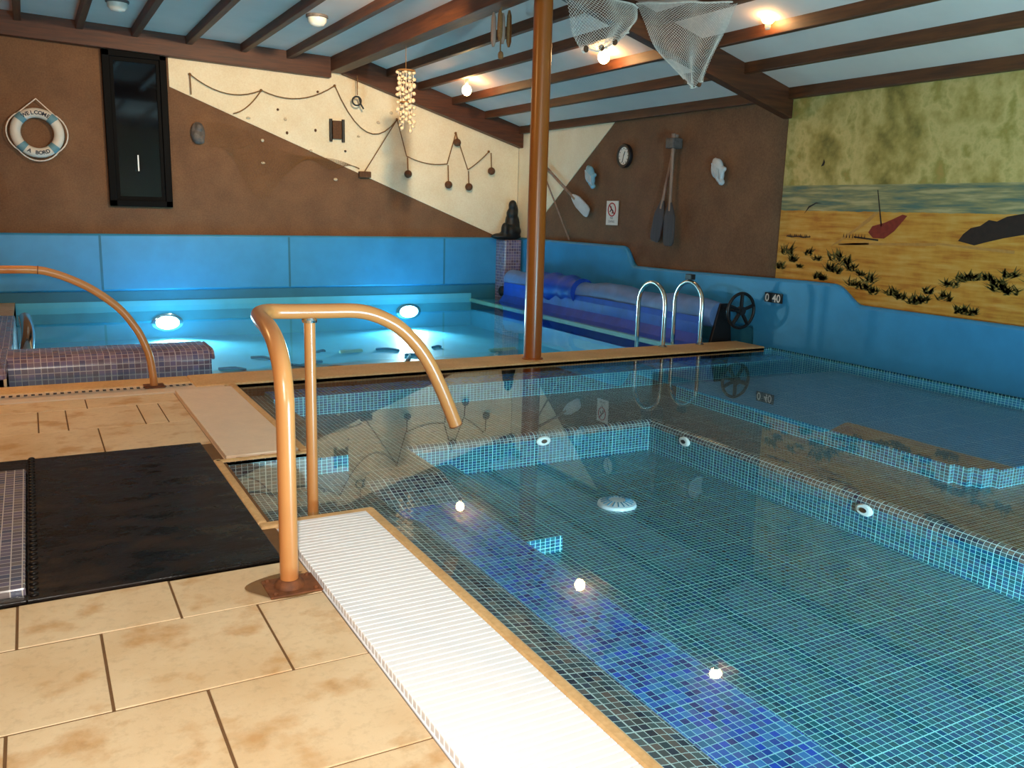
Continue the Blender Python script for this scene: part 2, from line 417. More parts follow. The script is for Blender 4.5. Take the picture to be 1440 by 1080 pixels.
# blue moulded side panels of the pools
def rounded_panel(name, poly, vec):
    return struct(name, MB().prism(poly, vec), M['blue'], bevel=.03, smooth=40)
rounded_panel('wall_panel_back', [(XL, YB+.02, .18), (XR, YB+.02, .18), (XR, YB+.02, .925), (XL, YB+.02, .915)], (0, -.07, 0))
def arc(y0, z0, y1, z1, n=8, ease=True):
    return [(y0+(y1-y0)*i/n, z0+(z1-z0)*(.5-.5*math.cos(math.pi*i/n))) for i in range(n+1)]
top = [(YB+.02, .935), (9.42, .935)]+arc(9.40, .93, 9.12, .69)+[(8.0, .70), (6.3, .735)]+arc(5.92, .735, 5.56, .56)+[(4.0, .555), (YN, .55)]
poly = [(XR+.02, y, z) for y, z in top]+[(XR+.02, YN, -.3), (XR+.02, 6.9, -.3), (XR+.02, 6.95, .17), (XR+.02, YB+.02, .17)]
rounded_panel('wall_panel_right', poly, (-.09, 0, 0))
struct('wall_cove_back', MB().box((XL, YB-.03, -1.0), (XR, YB+.02, .18)), M['teal'])  # darker teal band along the foot of the blue panel
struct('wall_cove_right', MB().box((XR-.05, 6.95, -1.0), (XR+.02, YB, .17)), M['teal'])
# vertical seams of the panels
mb = MB()
for x in (.78, 3.2, 5.6): mb.box((x-.014, YB-.054, .2), (x+.014, YB-.045, .9))
struct('trim_1', mb, M['teal'])

# ------------------------------------------------------------------ deck floor
mb = MB(); g = .004
def slab(x0, x1, y0, y1, mi=0, z=0.): mb.box((x0+g, y0+g, -.05), (x1-g, y1-g, z+random.uniform(-.0015, .0015)), mi)
mb.box((XL, YN, -.08), (.83, 6.5, -.004), 1)
rows = [((2.835, 3.16), [XL, -1.1, -.125, .352, .83]), ((2.352, 2.835), [XL, -1.3, -.5, .108, .595, .83]), ((1.86, 2.352), [XL, -.9, -.145, .350, .83]),
        ((1.38, 1.86), [XL, -.8, .05, .52, .83]), ((.9, 1.38), [XL, -.4, .3, .83]), ((.3, .9), [XL, -.8, .1, .83]), ((-.4, .3), [XL, -.5, .4, .83]), ((YN, -.4), [XL, -.9, 0., .83]),
        ((6.19, 6.5), [XL, -1., .252, .83]), ((5.615, 6.19), [XL, -.9, -.036, .121, .549, .681, .83]), ((5.01, 5.615), [XL, -.7, .278, .83]),
        ((4.1, 5.01), [XL, -1.8, -.55]), ((3.16, 4.1), [XL, -1.5, -.55])]
for (y0, y1), xs in rows:
    for a, b in zip(xs[:-1], xs[1:]): slab(a, b, y0, y1)
mb.box((-.55, 3.16, -.05), (.77, 5.01, -.004), 1)
mb.box((.83, YN, -.2), (1.24, 3.53, -.012), 1); mb.box((.83, 4.63, -.2), (1.24, 6.5, -.012), 1)
mb.box((XL, 6.5, -.2), (1.24, 7.1, -.012), 1)
mb.box((XL, 7.1, -1.), (-.22, YB, .06), 0)
struct('floor', mb, [M['slab'], M['joint']], bevel=.002)

# curb stones round the hot pool and coping between the pools
def curb(n, a, b): return struct(n, MB().box(a, b), M['tan'], bevel=.012)
curb('trim_2', (1.235, YN, -.03), (1.285, 3.58, .012))
curb('trim_3', (.77, 3.535, -.03), (1.285, 3.595, .010))
curb('trim_4', (.768, 3.595, -.03), (.812, 4.64, .010))
curb('trim_5', (.77, 4.585, -.03), (1.285, 4.63, .010))
curb('trim_6', (1.235, 4.63, -.03), (1.285, 6.64, .012))
mb = MB().box((1.0, 6.62, -1.), (6.72, 7.06, .016))
mb.box((1.0, 7.055, -1.), (6.72, 7.075, .006), 1)
struct('trim_7', mb, [M['tan'], M['teal']], bevel=.012)
struct('trim_8', MB().box((XL, 6.80, -1.), (1.0, 7.06, .012)), M['tan'], bevel=.01)

# perforated overflow strip along the deck
t = thing('overflow_strip', (-.2, 6.65, 0), 'cream perforated overflow strip between the paving and the swimming pool', 'drain')
mb = MB().box((XL+.4, 6.51, -.012), (1.2, 6.79, .006)); link('strip', mb, M['creamplastic'], t, bevel=.003)
mb = MB()
x = -1.6
while x < 1.15:
    mb.box((x, 6.70, .004), (x+.022, 6.75, .0075)); x += .045
link('slots', mb, M['dark'], t)

# white plastic overflow gratings
def grating(y0, y1, mat, label):
    t = thing('overflow_grating', (1.03, (y0+y1)/2, 0), label, 'grating', 'overflow gratings beside the spa')
    mb = MB(); y = y0; p = .0305
    while y < y1-.01:
        mb.box((.838, y, -.008), (1.228, y+p*.93, .020)); y += p
    link('bars', mb, mat, t, bevel=.003)
    mb = MB()
    for x in (.90, 1.03, 1.16): mb.box((x-.012, y0, -.012), (x+.012, y1, .006))
    mb.box((.834, y0, -.0125), (1.232, y1, -.007))
    link('tray', mb, mat, t)
grating(-.9, 3.53, M['white'], 'bright white slatted overflow grating in the foreground beside the tan curb')
grating(4.64, 6.50, M['creamplastic'], 'cream slatted overflow grating further back behind the near handrail')

# ------------------------------------------------------------------ pool basins
def terraces(cells, xs, ys, default):
    """tops and risers of a stepped basin; cells = (x0, x1, y0, y1, z, material), later ones win"""
    xs = sorted(set(xs+[c[0] for c in cells]+[c[1] for c in cells])); ys = sorted(set(ys+[c[2] for c in cells]+[c[3] for c in cells]))
    H = {}
    for i in range(len(xs)-1):
        for j in range(len(ys)-1):
            cx, cy = (xs[i]+xs[i+1])/2, (ys[j]+ys[j+1])/2; H[i, j] = default
            for c in cells:
                if c[0] < cx < c[1] and c[2] < cy < c[3]: H[i, j] = (c[4], c[5], c[6] if len(c) > 6 else c[5])
    mb = MB()
    for (i, j), (z, mt, wm) in H.items():
        if z is None: continue
        x0, x1, y0, y1 = xs[i], xs[i+1], ys[j], ys[j+1]
        mb.quad((x0,y0,z), (x1,y0,z), (x1,y1,z), (x0,y1,z), mt)
        for di, dj, a, b in ((1, 0, (x1,y1), (x1,y0)), (-1, 0, (x0,y0), (x0,y1)), (0, 1, (x0,y1), (x1,y1)), (0, -1, (x1,y0), (x0,y0))):
            n = H.get((i+di, j+dj)); void = n is None or n[0] is None; zn = .0 if void else n[0]; wq = wm if void else n[2]
            if zn > z+1e-6: mb.quad((a[0],a[1],z), (a[0],a[1],zn), (b[0],b[1],zn), (b[0],b[1],z), wq)
    return mb
T, BL, FL = 0, 1, 2
ZS, ZB, ZF = -.22, -.30, -.46
cells = [
    (1.285, 6.82, YN, 6.62, ZS, T, FL),             # outer shelf
    (4.83, 6.82, 2.95, 5.75, -.10, T, FL),         # raised seat along the right wall
    (4.83, 5.02, 2.95, 3.0, ZS, T, FL), (4.83, 4.92, 3.0, 3.06, ZS, T, FL), (4.83, 4.87, 3.06, 3.15, ZS, T, FL),
    (1.285, 2.10, -1.2, 4.62, ZB, BL, T),           # long bench
    (2.10, 4.19, -.8, 5.26, ZF, FL, FL),            # pit
    (2.10, 2.42, 3.74, 5.26, -.37, FL, FL),        # lower step
    (1.285, 1.57, 4.80, 6.62, -.10, T, FL),        # beach shelf at the far side of the entry
    (2.10, 6.82, YN, -.8, -.05, T, T),              # near shelf with the lamp
    (1.50, 6.82, 6.33, 6.62, -.07, BL, FL),        # ledge under the coping
    (.812, 1.57, 3.595, 4.585, -.20, T, T),        # entry landing
    (1.285, 1.57, 4.585, 4.80, -.20, T, T),
    (.812, 1.26, 3.595, 3.90, -.055, T, T),        # ledge the rail stands on
]
mb = terraces(cells, [], [], (None, 0, 0))
# near beach shelf: a sloping apron of tiles rolling over into the bench
prof = [(1.285, -.004), (1.29, -.045), (1.36, -.060), (1.45, -.072), (1.51, -.086), (1.545, -.115), (1.56, -.16), (1.565, -.30)]
ya, yb = YN, 3.62
o = len(mb.v)
yy = [ya]+[yb-.14+.14*math.sin(math.pi/2*k/5) for k in range(6)]
for k, y in enumerate(yy):
    sh = 0 if k < 1 else .14*(1-math.cos(math.pi/2*(k-1)/5))
    for x, z in prof: mb.v.append((1.285+(x-1.285)*(1-.25*sh/.14), y, z))
n = len(prof)
for k in range(len(yy)-1):
    for i in range(n-1):
        mb.f.append((o+k*n+i, o+k*n+i+1, o+(k+1)*n+i+1, o+(k+1)*n+i)); mb.mi.append(T)
e = o+(len(yy)-1)*n
mb.v += [(x, yb+.01, -.3) for x, z in prof]; q = len(mb.v)-n
for i in range(n-1): mb.f.append((e+i, e+i+1, q+i+1, q+i)); mb.mi.append(T)
# rounded rims of the pit
q_ = [(0, ZF), (0, ZS-.05)]+[(.06-.06*math.cos(a), ZS-.05+.05*math.sin(a)) for a in [math.pi/2*k/5 for k in range(1, 6)]]
o = len(mb.v)
mb.v += [(4.13+a, -.8, z) for a, z in q_]+[(4.13+a, 5.2+a, z) for a, z in q_]
n_ = len(q_); mb.f += [(o+i, o+i+1, o+n_+i+1, o+n_+i) for i in range(n_-1)]; mb.mi += [FL]+[T]*(n_-2)
o = len(mb.v)
mb.v += [(2.10, 5.2+a, z) for a, z in q_]+[(4.13+a, 5.2+a, z) for a, z in q_]
mb.f += [(o+i, o+i+1, o+n_+i+1, o+n_+i) for i in range(n_-1)]; mb.mi += [FL]+[T]*(n_-2)
# ramp from the bench up to the platform by the far wall
mb.prism([(1.57, 4.3, ZB), (1.57, 4.62, ZS), (1.57, 4.62, ZB-.05), (1.57, 4.3, ZB-.05)], (.53, 0, 0), T)
struct('spa_pool_floor', mb, [M['tile'], M['tileblue'], M['tilefloor']], uv=True, vz=1.6)

# swimming pool basin
PX0, PX1, PY0, PZ = -.22, 6.08, 7.08, -.46
mb = MB()
mb.quad((PX0,PY0,PZ), (PX1,PY0,PZ), (PX1,YB,PZ), (PX0,YB,PZ))
mb.quad((PX0,YB-.04,PZ), (PX1,YB-.04,PZ), (PX1,YB-.04,.05), (PX0,YB-.04,.05))
mb.quad((PX0,PY0,PZ), (PX0,YB,PZ), (PX0,YB,.05), (PX0,PY0,.05))
mb.quad((PX0,PY0,PZ), (PX0,PY0,.0), (PX1,PY0,.0), (PX1,PY0,PZ))
mb.quad((PX1,PY0,PZ), (PX1,PY0,-.06), (PX1,YB,-.06), (PX1,YB,PZ))
mb.box((PX1, PY0, -.2), (XR, YB, -.06))
mb.box((PX1-.03, PY0, -.085), (PX1+.03, YB, -.035), 1)
struct('swimming_pool_floor', mb, [M['poolfloor'], M['palemark']])

# water
def water(name, poly, z, mat, label):
    mb = MB()
    for x0, x1, y0, y1 in poly: mb.quad((x0,y0,z), (x1,y0,z), (x1,y1,z), (x0,y1,z))
    return tag(link(name, mb, mat), label, 'water', kind='stuff')
water('spa_pool_water', [(1.285, 6.82, YN, 3.595), (.812, 6.82, 3.595, 4.585), (1.285, 6.82, 4.585, 6.62)], -.012, M['spawater'], 'still clear water of the tiled hot pool in the foreground')
water('swimming_pool_water', [(PX0, 6.86, 7.07, YB-.045)], -.022, M['water'], 'bright blue lit water of the swimming pool at the back')

# raised tiled wall standing in the swimming pool, and the tiled edge at the far left
mb = MB()
prof = [(7.56, -.95), (7.56, .04)]+[(7.66-.10*math.cos(a), .04+.09*math.sin(a)) for a in [math.pi/2*k/5 for k in range(1, 6)]]+[(8.02, .135)]+[(8.02+.1*math.sin(a), .045+.09*math.cos(a)) for a in [math.pi/2*k/5 for k in range(1, 6)]]+[(8.12, -.95)]
mb.prism([(PX0-.02, y, z) for y, z in prof], (1.30-PX0, 0, 0))
mb.prism([(1.28, y, z) for y, z in prof[1:-1]], (.03, 0, 0))
struct('low_pool_wall', mb, M['tilewall'], uv=True, smooth=40, bevel=.02)
mb = MB().box((-1.6, 8.1, -.3), (-.20, 10.7, .10)); mb.box((-1.6, 7.1, -.3), (PX0, 8.1, .135))
struct('left_pool_wall', mb, M['tilewall'], uv=True, bevel=.02)
tag(link('metal_chute', MB().tube(smooth_path([(-.10, 8.7, -.3), (-.10, 8.8, -.05), (-.08, 9.3, .10), (-.10, 9.9, .16)], 5), .06, 14), M['chrome'], loc=(-.18, 8.7, -.3), smooth=50), 'short curved shiny metal chute at the left end of the swimming pool', 'chute')

# ------------------------------------------------------------------ pool fittings
def jet(c, n, label):
    c = Vector(c); n = Vector(n)
    t = thing('spa_jet', c, label, 'jet', 'round water jets in the spa walls')
    a = MB().lathe([(.058, 0), (.058, .008), (.047, .016), (.03, .016)], c, n, 28); b = MB().lathe([(.024, .012), (.024, .020), (.012, .022)], c, n, 20)
    for q in (a, b): q.v = [(v[0], v[1], c.z+(v[2]-c.z)*.6) for v in q.v]
    link('ring', a, M['paper'], t, smooth=40)
    link('nozzle', b, M['dark'], t, smooth=40)
jet((3.16, 5.198, -.282), (0, -1, 0), 'round pale jet in the bright far wall of the spa pit')
jet((4.128, 4.78, -.285), (-1, 0, 0), 'round pale jet in the right spa wall near the far corner')
jet((4.128, 3.18, -.295), (-1, 0, 0), 'round pale jet in the right spa wall, the nearest one')
c = (3.14, 4.24, ZF)
t = thing('drain_cover', c, 'round pale blue drain cover on the spa floor', 'drain')
link('cover', MB().lathe([(.125, 0), (.12, .018), (.07, .032), (.0, .034)], c, (0,0,1), 36), M['shellwhite'], t, smooth=40)
mb = MB()
for k in range(18):
    a = 2*math.pi*k/18; d = Vector((math.cos(a), math.sin(a), 0)); p = Vector(c)+Vector((0,0,.024))
    mb.tube([p+d*.055+Vector((0,0,.011)), p+d*.105+Vector((0,0,.0))], .004, 6)
link('slots', mb, M['teal'], t)
def uw_lamp(c, n, label, lens, r=.15):
    t = thing('underwater_lamp', c, label, 'lamp', 'lamps under the water')
    a = MB().lathe([(r*1.35, 0), (r*1.35, .02), (r*1.05, .03)], c, n, 28); b = MB().lathe([(r, .03), (r*.8, .045), (.01, .05)], c, n, 28)
    for q in (a, b): q.v = [(v[0], v[1], c[2]+(v[2]-c[2])*.6) for v in q.v]
    link('housing', a, M['chrome'], t, smooth=40)
    link('lens', b, lens, t, smooth=40)
uw_lamp((1.54, YB-.04, -.25), (0, -1, 0), 'glowing underwater lamp in the back pool wall, left of the near handrail', M['lens'])
uw_lamp((5.01, YB-.04, -.21), (0, -1, 0), 'glowing underwater lamp in the back pool wall, right of the near handrail', M['lens'])
uw_lamp((2.75, -.8, -.14), (0, 1, 0), 'underwater lamp in the near wall of the spa pit', M['spalens'], .05)

# marks lying on the pool floor
for k, (x, y, l, a) in enumerate(((1.85, 9.7, .3, -.5), (2.3, 10.3, .26, -.7), (2.55, 9.6, .55, -1.0), (2.75, 9.75, .35, .5), (3.1, 10.55, .12, .3), (3.95, 9.75, .65, 1.1), (4.12, 9.85, .35, -.8), (4.62, 10.4, .13, .1), (3.93, 10.4, .3, -.6), (2.9, 9.4, .3, .1))):
    pts = smooth_path([(x-l/2*math.cos(a), y-l/2*math.sin(a), PZ+.01), (x+.04, y+.05, PZ+.014), (x+l/2*math.cos(a), y+l/2*math.sin(a), PZ+.01)], 5)
    tag(link('pool_floor_streak', MB().tube(pts, .017, 6), M['glassgrey'], loc=(x, y, PZ)), 'short dark streak lying on the bright swimming pool floor', 'streak', 'dark streaks on the swimming pool floor')

for x, y, l, lab in ((3.45, 10.4, .30, 'short pale streak on the swimming pool floor behind the thin support leg'), (5.35, 9.9, .4, 'short pale streak on the swimming pool floor left of the brown post')):
    tag(link('pool_floor_streak', MB().tube([(x-l/2, y, PZ+.008), (x+l/2, y+.03, PZ+.008)], .03, 6), M['palemark'], loc=(x, y, PZ)), lab, 'streak')

# ------------------------------------------------------------------ handrails and post
b0 = (.73, 2.92, 0)
t = thing('handrail', b0, 'thick tan painted handrail in the foreground, arching over the spa entry', 'handrail')
main = [(.73, 2.92, .005), (.73, 2.92, .35), (.73, 2.92, .62)]+smooth_path([(.73, 2.92, .68), (.73, 2.95, .79), (.735, 3.05, .87), (.745, 3.2, .905), (.765, 3.40, .91), (.80, 3.58, .908), (.86, 3.68, .905), (.95, 3.70, .90), (1.10, 3.70, .897), (1.25, 3.70, .893), (1.35, 3.70, .868), (1.45, 3.70, .815), (1.535, 3.70, .735), (1.60, 3.70, .645), (1.655, 3.70, .54), (1.70, 3.70, .44), (1.748, 3.70, .325)], 5)
link('rail', MB().tube(main, .0325, 20), M['rail'], t, smooth=50)
link('support_leg', MB().tube([(1.04, 3.70, -.055), (1.04, 3.70, .4), (1.04, 3.70, .872)], .0245, 18), M['rail'], t, smooth=50)
link('collar', MB().lathe([(.032, 0), (.034, .01), (.028, .02)], (1.04, 3.70, .85), (0,0,1), 20), M['chrome'], t, smooth=40)
d = Vector((.38, 0, -.92)).normalized()
link('open_end', MB().lathe([(.0325, 0), (.034, .006), (.022, .008)], (1.748, 3.70, .325), d, 20), M['rust'], t, smooth=40)
bp = link('base_plate', MB().box((.645, 2.84, .0), (.83, 3.0, .008)), M['rust'], t, bevel=.003)
link('damp_stain', MB().add([(.735+(.145+.02*math.sin(3*a))*math.cos(a)*(1 if math.cos(a) < .6 else .62), 2.935+.11*math.sin(a), .0035) for a in [2*math.pi*k/36 for k in range(36)]], [tuple(range(36))]), M['damp'], t)
mb = MB().lathe([(.055, .006), (.052, .02), (.036, .035)], (.73, 2.92, 0), (0,0,1), 20)
link('weld', mb, M['rust'], bp, smooth=40)
for x, y in ((.665, 2.86), (.81, 2.86), (.665, 2.98), (.81, 2.98)):
    link('bolt', MB().lathe([(.009, .008), (.009, .014), (.004, .017)], (x, y, 0), (0,0,1), 6), M['rust'], bp)

b0 = (.725, 6.73, 0)
t = thing('handrail', b0, 'thin tan painted handrail curving from the left edge beside the low tiled wall', 'handrail')
main = [(.725, 6.73, .012)]+smooth_path([(.722, 6.73, .08), (.703, 6.73, .24), (.66, 6.73, .37), (.619, 6.73, .453), (.54, 6.73, .57), (.445, 6.73, .662), (.34, 6.73, .74), (.229, 6.73, .801), (.12, 6.73, .845), (.018, 6.73, .868), (-.19, 6.73, .872), (-.6, 6.73, .872), (-.9, 6.70, .872), (-1.0, 6.55, .86), (-1.0, 6.42, .78), (-1.0, 6.4, .6)], 4)+[(-1.0, 6.4, .012)]
link('rail', MB().tube(main, .027, 18), M['rail'], t, smooth=50)
link('joint_ring', MB().torus((.03, 6.73, .868), .026, .004, (1, 0, -.08), 20, 6), M['rust'], t, smooth=50)
for x, y in ((.725, 6.73), (-1.0, 6.4)):
    link('base_plate', MB().box((x-.07, y-.07, .008), (x+.07, y+.07, .018)), M['rust'], t, bevel=.003)

t = thing('support_post', (3.985, 6.80, .016), 'tall glossy brown post standing on the coping between the two pools', 'post')
link('shaft', MB().lathe([(.082, 0), (.082, 1.6), (.082, 3.15)], (3.985, 6.80, .016), (0,0,1), 32), M['post'], t, smooth=40)
link('foot', MB().lathe([(.10, 0), (.098, .008), (.084, .014)], (3.985, 6.80, .016), (0,0,1), 32), M['post'], t, smooth=40)

# chrome pool ladder
t = thing('pool_ladder', (5.85, 7.0, .016), 'chrome pool ladder with two hooped rails at the end of the coping', 'ladder')
for x in (5.63, 6.12):
    yn, yf, zt = 6.96, 7.40, .66; rr = (yf-yn)/2; cy = (yn+yf)/2
    pts = [(x, yn, .0), (x, yn, .25), (x, yn, zt-rr)]+[(x, cy-rr*math.cos(a), zt-rr+rr*math.sin(a)) for a in [math.pi*k/14 for k in range(1, 14)]]+[(x, yf, zt-rr), (x, yf, -.2), (x, yf, -.8)]
    h = link('hoop_rail', MB().tube(pts, .022, 16), M['chrome'], t, smooth=50)
    link('flange', MB().lathe([(.045, .0), (.045, .012), (.026, .024)], (x, yn, .012), (0,0,1), 20), M['chrome'], h, smooth=40)
for z in (-.25, -.5, -.74):
    link('tread', MB().box((5.63, 7.37, z), (6.12, 7.44, z+.025)), M['chrome'], t, bevel=.005)
tag(link('locker_tag', MB().box((6.09, 7.13, .683), (6.15, 7.23, .74)), M['dark'], loc=(6.12, 7.18, .683), bevel=.006), 'small dark box clipped on top of the right chrome ladder hoop', 'clip')

# roller with the blue pool cover
t = thing('pool_cover_roller', (6.52, 7.2, -.06), 'blue pool cover rolled up on its roller along the right wall', 'pool cover')
pts = []; rs = []
for k in range(40):
    y = 7.15+k*(11.8-7.15)/39; pts.append((6.52+.02*math.sin(y*3), y, .30+.015*math.sin(y*4.3))); rs.append(.15+.008*math.sin(y*5.1)+.006*math.sin(y*13))
link('cover_roll', MB().tube(pts, rs, 22), M['coverpale'], t, smooth=60)
pts = []; rs = []
for k in range(16):
    y = 9.75+k*1.25/15; pts.append((6.48+.02*math.sin(y*7), y, .30)); rs.append(.17+.03*math.sin(math.pi*k/15)+.018*math.sin(y*17))
fo = link('cover_fold', MB().tube(pts, rs, 20), M['cover'], t, smooth=60)
mb = MB(); prev = None
fl = []
for k in range(40):
    y = 7.2+k*(11.75-7.2)/39; wv = .02*math.sin(y*3)+.006*math.sin(y*11)
    fl.append([(6.345, y, .27), (6.335, y, .20), (6.34+wv*.3, y, .08), (6.27+wv*.6, y, -.02), (6.17+wv*.6, y, -.045)])
for k in range(39):
    for i in range(4): mb.quad(fl[k][i], fl[k][i+1], fl[k+1][i+1], fl[k+1][i])
link('hanging_flap', mb, M['cover'], t, smooth=60)
link('axle', MB().tube([(6.60, 6.86, .367), (6.60, 7.2, .36)], .02, 12), M['dark'], t)
for y in (7.12, 11.8):
    link('stand', MB().prism([(6.40, y, -.06), (6.72, y, -.06), (6.66, y, .42), (6.52, y, .42)], (0, .04, 0)), M['dark'], t, bevel=.006)
wl = link('handwheel', MB().torus((6.61, 6.9, .367), .185, .017, (0, 1, 0), 40, 12), M['dark'], t, smooth=50)
link('hub', MB().lathe([(.045, -.03), (.05, 0), (.045, .03)], (6.61, 6.9, .367), (0,1,0), 20), M['dark'], wl, smooth=40)
for k in range(5):
    a = 2*math.pi*k/5+.3
    link('spoke', MB().tube([(6.61, 6.9, .367), (6.61+.18*math.cos(a), 6.9, .367+.18*math.sin(a))], .020, 8), M['dark'], wl)

# depth marker
t = thing('depth_marker', (6.81, 6.66, .47), 'white 040 depth numbers on small dark tiles on the blue right wall', 'sign')
for k in range(2):
    y = 6.72-k*.10
    link('tile', MB().box((6.80, y-.055-k*.05, .475), (6.812, y+.045, .575)), M['dark'], t, bevel=.002)
mb = MB(); text_into(mb, '0', .115, lambda x, y: (6.798, 6.725-x, .485+y), bold=.002); link('digit', mb, M['paper'], t)
mb = MB(); text_into(mb, '40', .115, lambda x, y: (6.798, 6.595-x, .485+y), bold=.002); link('digit', mb, M['paper'], t)

# ------------------------------------------------------------------ mat and tiled plinth on the deck
t = thing('rubber_mat', (.2, 4.1, 0), 'wet black rubber mat lying on the deck before the spa entry', 'mat')
link('mat_sheet', MB().box((-.097, 3.165, -.004), (.766, 5.005, .012)).box((-.55, 3.165, -.004), (-.096, 3.216, .012)).box((-.55, 4.745, -.004), (-.096, 5.005, .012)), M['rubber'], t, bevel=.004)
y = 3.2; proto = None
while y < 5.0:
    if proto is None: proto = link('edge_stud', MB().ball((-.075, y, .014), (.016, .014, .008), 8, 5), M['rubber'], t, smooth=60); y0_ = y
    else: q = proto.copy(); COL.objects.link(q); q.parent = t; q.location = (0, y-y0_, 0)
    y += .05
t = thing('tiled_plinth', (-.35, 3.9, 0), 'low glossy mosaic plinth at the left edge beside the wet black mat', 'plinth')
link('plinth_block', MB().box((-.55, 3.22, -.004), (-.099, 4.74, .036)), M['tilepale'], t, uv=True, bevel=.006)

# ------------------------------------------------------------------ tile pillar and statue
struct('tiled_pillar_wall', MB().box((6.50, 12.05, -.95), (6.80, 12.36, .90)), M['tilewall'], uv=True, bevel=.02)
tag(link('stone_collar', MB().ball((6.60, 11.98, .08), (.13, .09, .12)).ball((6.48, 12.05, .1), (.07, .1, .09)), M['bronze'], loc=(6.60, 11.98, -.1), remesh=.02), 'dark rounded lump against the foot of the tiled pillar', 'stone')
mb = MB()
c = Vector((6.62, 12.15, .90))
for q, r_ in (((-.05, 0, .05), (.27, .13, .06)), ((.04, 0, .13), (.17, .13, .12)), ((.06, .02, .27), (.115, .10, .17)), ((.05, .0, .40), (.095, .09, .10)), ((.045, -.02, .53), (.068, .07, .085)), ((-.1, -.05, .15), (.06, .07, .12)), ((.10, .0, .44), (.05, .06, .12)), ((.11, 0, .20), (.07, .09, .2))):
    mb.ball(c+Vector(q), r_)
tag(link('statue', mb, M['bronze'], loc=tuple(c), remesh=.016), 'dark carved seated figure on top of the tiled pillar in the corner', 'statue')

# ------------------------------------------------------------------ back wall decorations
YW = YB+.005
t = thing('life_ring', (.17, YW, 2.12), 'white life ring with four grey blue bands hung on the brown wall', 'life ring')
c = Vector((.17, YW-.055, 2.12))
RW, RB, RT = .235, .058, .062
mb = MB(); mb.torus(c, RW, RB, (0, 1, 0), 56, 16)
ring = link('ring', mb, M['ringwhite'], t, smooth=60)
def ringpt(a, rr, dy=0): return (c.x+rr*math.cos(a), c.y+dy, c.z+rr*math.sin(a))
for a in (45, 135, 225, 315):
    a = R(a); pts = [ringpt(a+R(-9+18*k/4), RW) for k in range(5)]
    link('band', MB().tube(pts, RT, 16), M['ringblue'], t, smooth=60)
mb = MB()
for a in (45, 135, 225, 315):
    pts = [ringpt(R(a+90*k/10), RW+RB+.008+.03*math.sin(math.pi*k/10)) for k in range(11)]
    if a == 45: pts = [ringpt(R(45), RW+.06), (c.x+.01, c.y, c.z+.40), ringpt(R(135), RW+.06)]
    mb.tube(pts, .008, 8)
link('grab_rope', mb, M['net'], t, smooth=60)
mb = MB()
for word, a0, sgn in (('WELCOME', 90, -1), ('A BORD', 270, 1)):
    L = len(word)
    for k, ch in enumerate(word):
        if ch == ' ': continue
        a = R(a0+sgn*(k-(L-1)/2)*(11 if sgn < 0 else 10)); rot = a-math.pi/2 if sgn < 0 else a+math.pi/2
        ca, sa = math.cos(rot), math.sin(rot); px, pz = c.x+RW*math.cos(a), c.z+RW*math.sin(a)
        mb = MB(); text_into(mb, ch, .062, lambda x, y: (px+x*ca-(y-.021)*sa, c.y-RB-.003, pz+x*sa+(y-.021)*ca), bold=.002)
        link('letter', mb, M['letters'], t)

# rope garland on the wall, with cork floats hanging from it
def bw(x, z, d=.035): return (x, YW-d, z)
def sag(a, b, s, n=10):
    return [bw(a[0]+(b[0]-a[0])*k/n, a[1]+(b[1]-a[1])*k/n-s*4*(k/n)*(1-k/n)) for k in range(n+1)]
t = thing('rope_garland', (4.8, YW, 2.6), 'thin brown rope garland looping across the cream gable wall', 'rope')
segs = [((1.97, 2.97), (2.88, 2.85), .14), ((2.88, 2.85), (3.9, 3.0), .14), ((3.9, 3.0), (4.83, 2.61), .40), ((4.83, 2.61), (4.33, 1.85), .0), ((4.83, 2.61), (4.98, 2.10), 0), ((4.98, 2.10), (5.64, 2.02), .05),
        ((5.64, 2.02), (5.78, 2.48), 0), ((5.78, 2.48), (5.99, 1.95), 0), ((5.99, 1.95), (6.35, 2.24), .02), ((1.97, 2.97), (1.975, 2.72), 0), ((2.5, 2.52), (2.88, 2.85), .06)]
for a, b, s in segs: link('rope', MB().tube(sag(a, b, s), .0075, 6), M['rope'], t, smooth=60)
for a in ((1.97, 2.97), (2.88, 2.85), (3.9, 3.0), (4.83, 2.61), (5.78, 2.48), (6.35, 2.24)):
    link('knot', MB().ball(bw(a[0], a[1], .026), .020, 8, 6), M['rope'], t, smooth=60)
for (x, zt, zb), lab in zip(((4.985, 2.10, 1.84), (5.645, 2.02, 1.71), (5.78, 2.48, 2.34), (5.99, 1.95, 1.69), (6.375, 2.24, 1.945)),
        ('round cork float hanging from the rope, leftmost of the five', 'round cork float hanging lowest below the middle of the rope, left of its twin', 'round cork float hanging highest, just under the sloping beam', 'round cork float hanging low on the rope, right of its twin', 'round cork float hanging from the rope, nearest the statue')):
    f = thing('cork_float', bw(x, zb, .06), lab, 'float', 'cork floats on the rope garland')
    link('float', MB().ball(bw(x, zb, .085), .058, 16, 10), M['buoy'], f, smooth=60)
    link('cord', MB().tube([bw(x, zb, .085), bw(x, zt-.02, .06)], .009, 6), M['rope'], f)
tag(link('wooden_block', MB().box((4.24, YW-.07, 1.76), (4.42, YW+.0, 1.85)), M['buoy'], loc=(4.33, YW, 1.76), bevel=.012), 'small dark wooden block at the lower end of the slanting rope', 'block')
t = thing('wall_plaque', (3.925, YW, 2.40), 'small brown wooden plaque with dark side posts on the cream wall', 'plaque')
link('board', MB().box((3.86, YW-.05, 2.28), (3.99, YW, 2.53)), M['buoy'], t, bevel=.006)
for x in (3.835, 4.015): link('post', MB().tube([(x, YW-.035, 2.24), (x, YW-.035, 2.55)], .022, 10), M['bronze'], t)
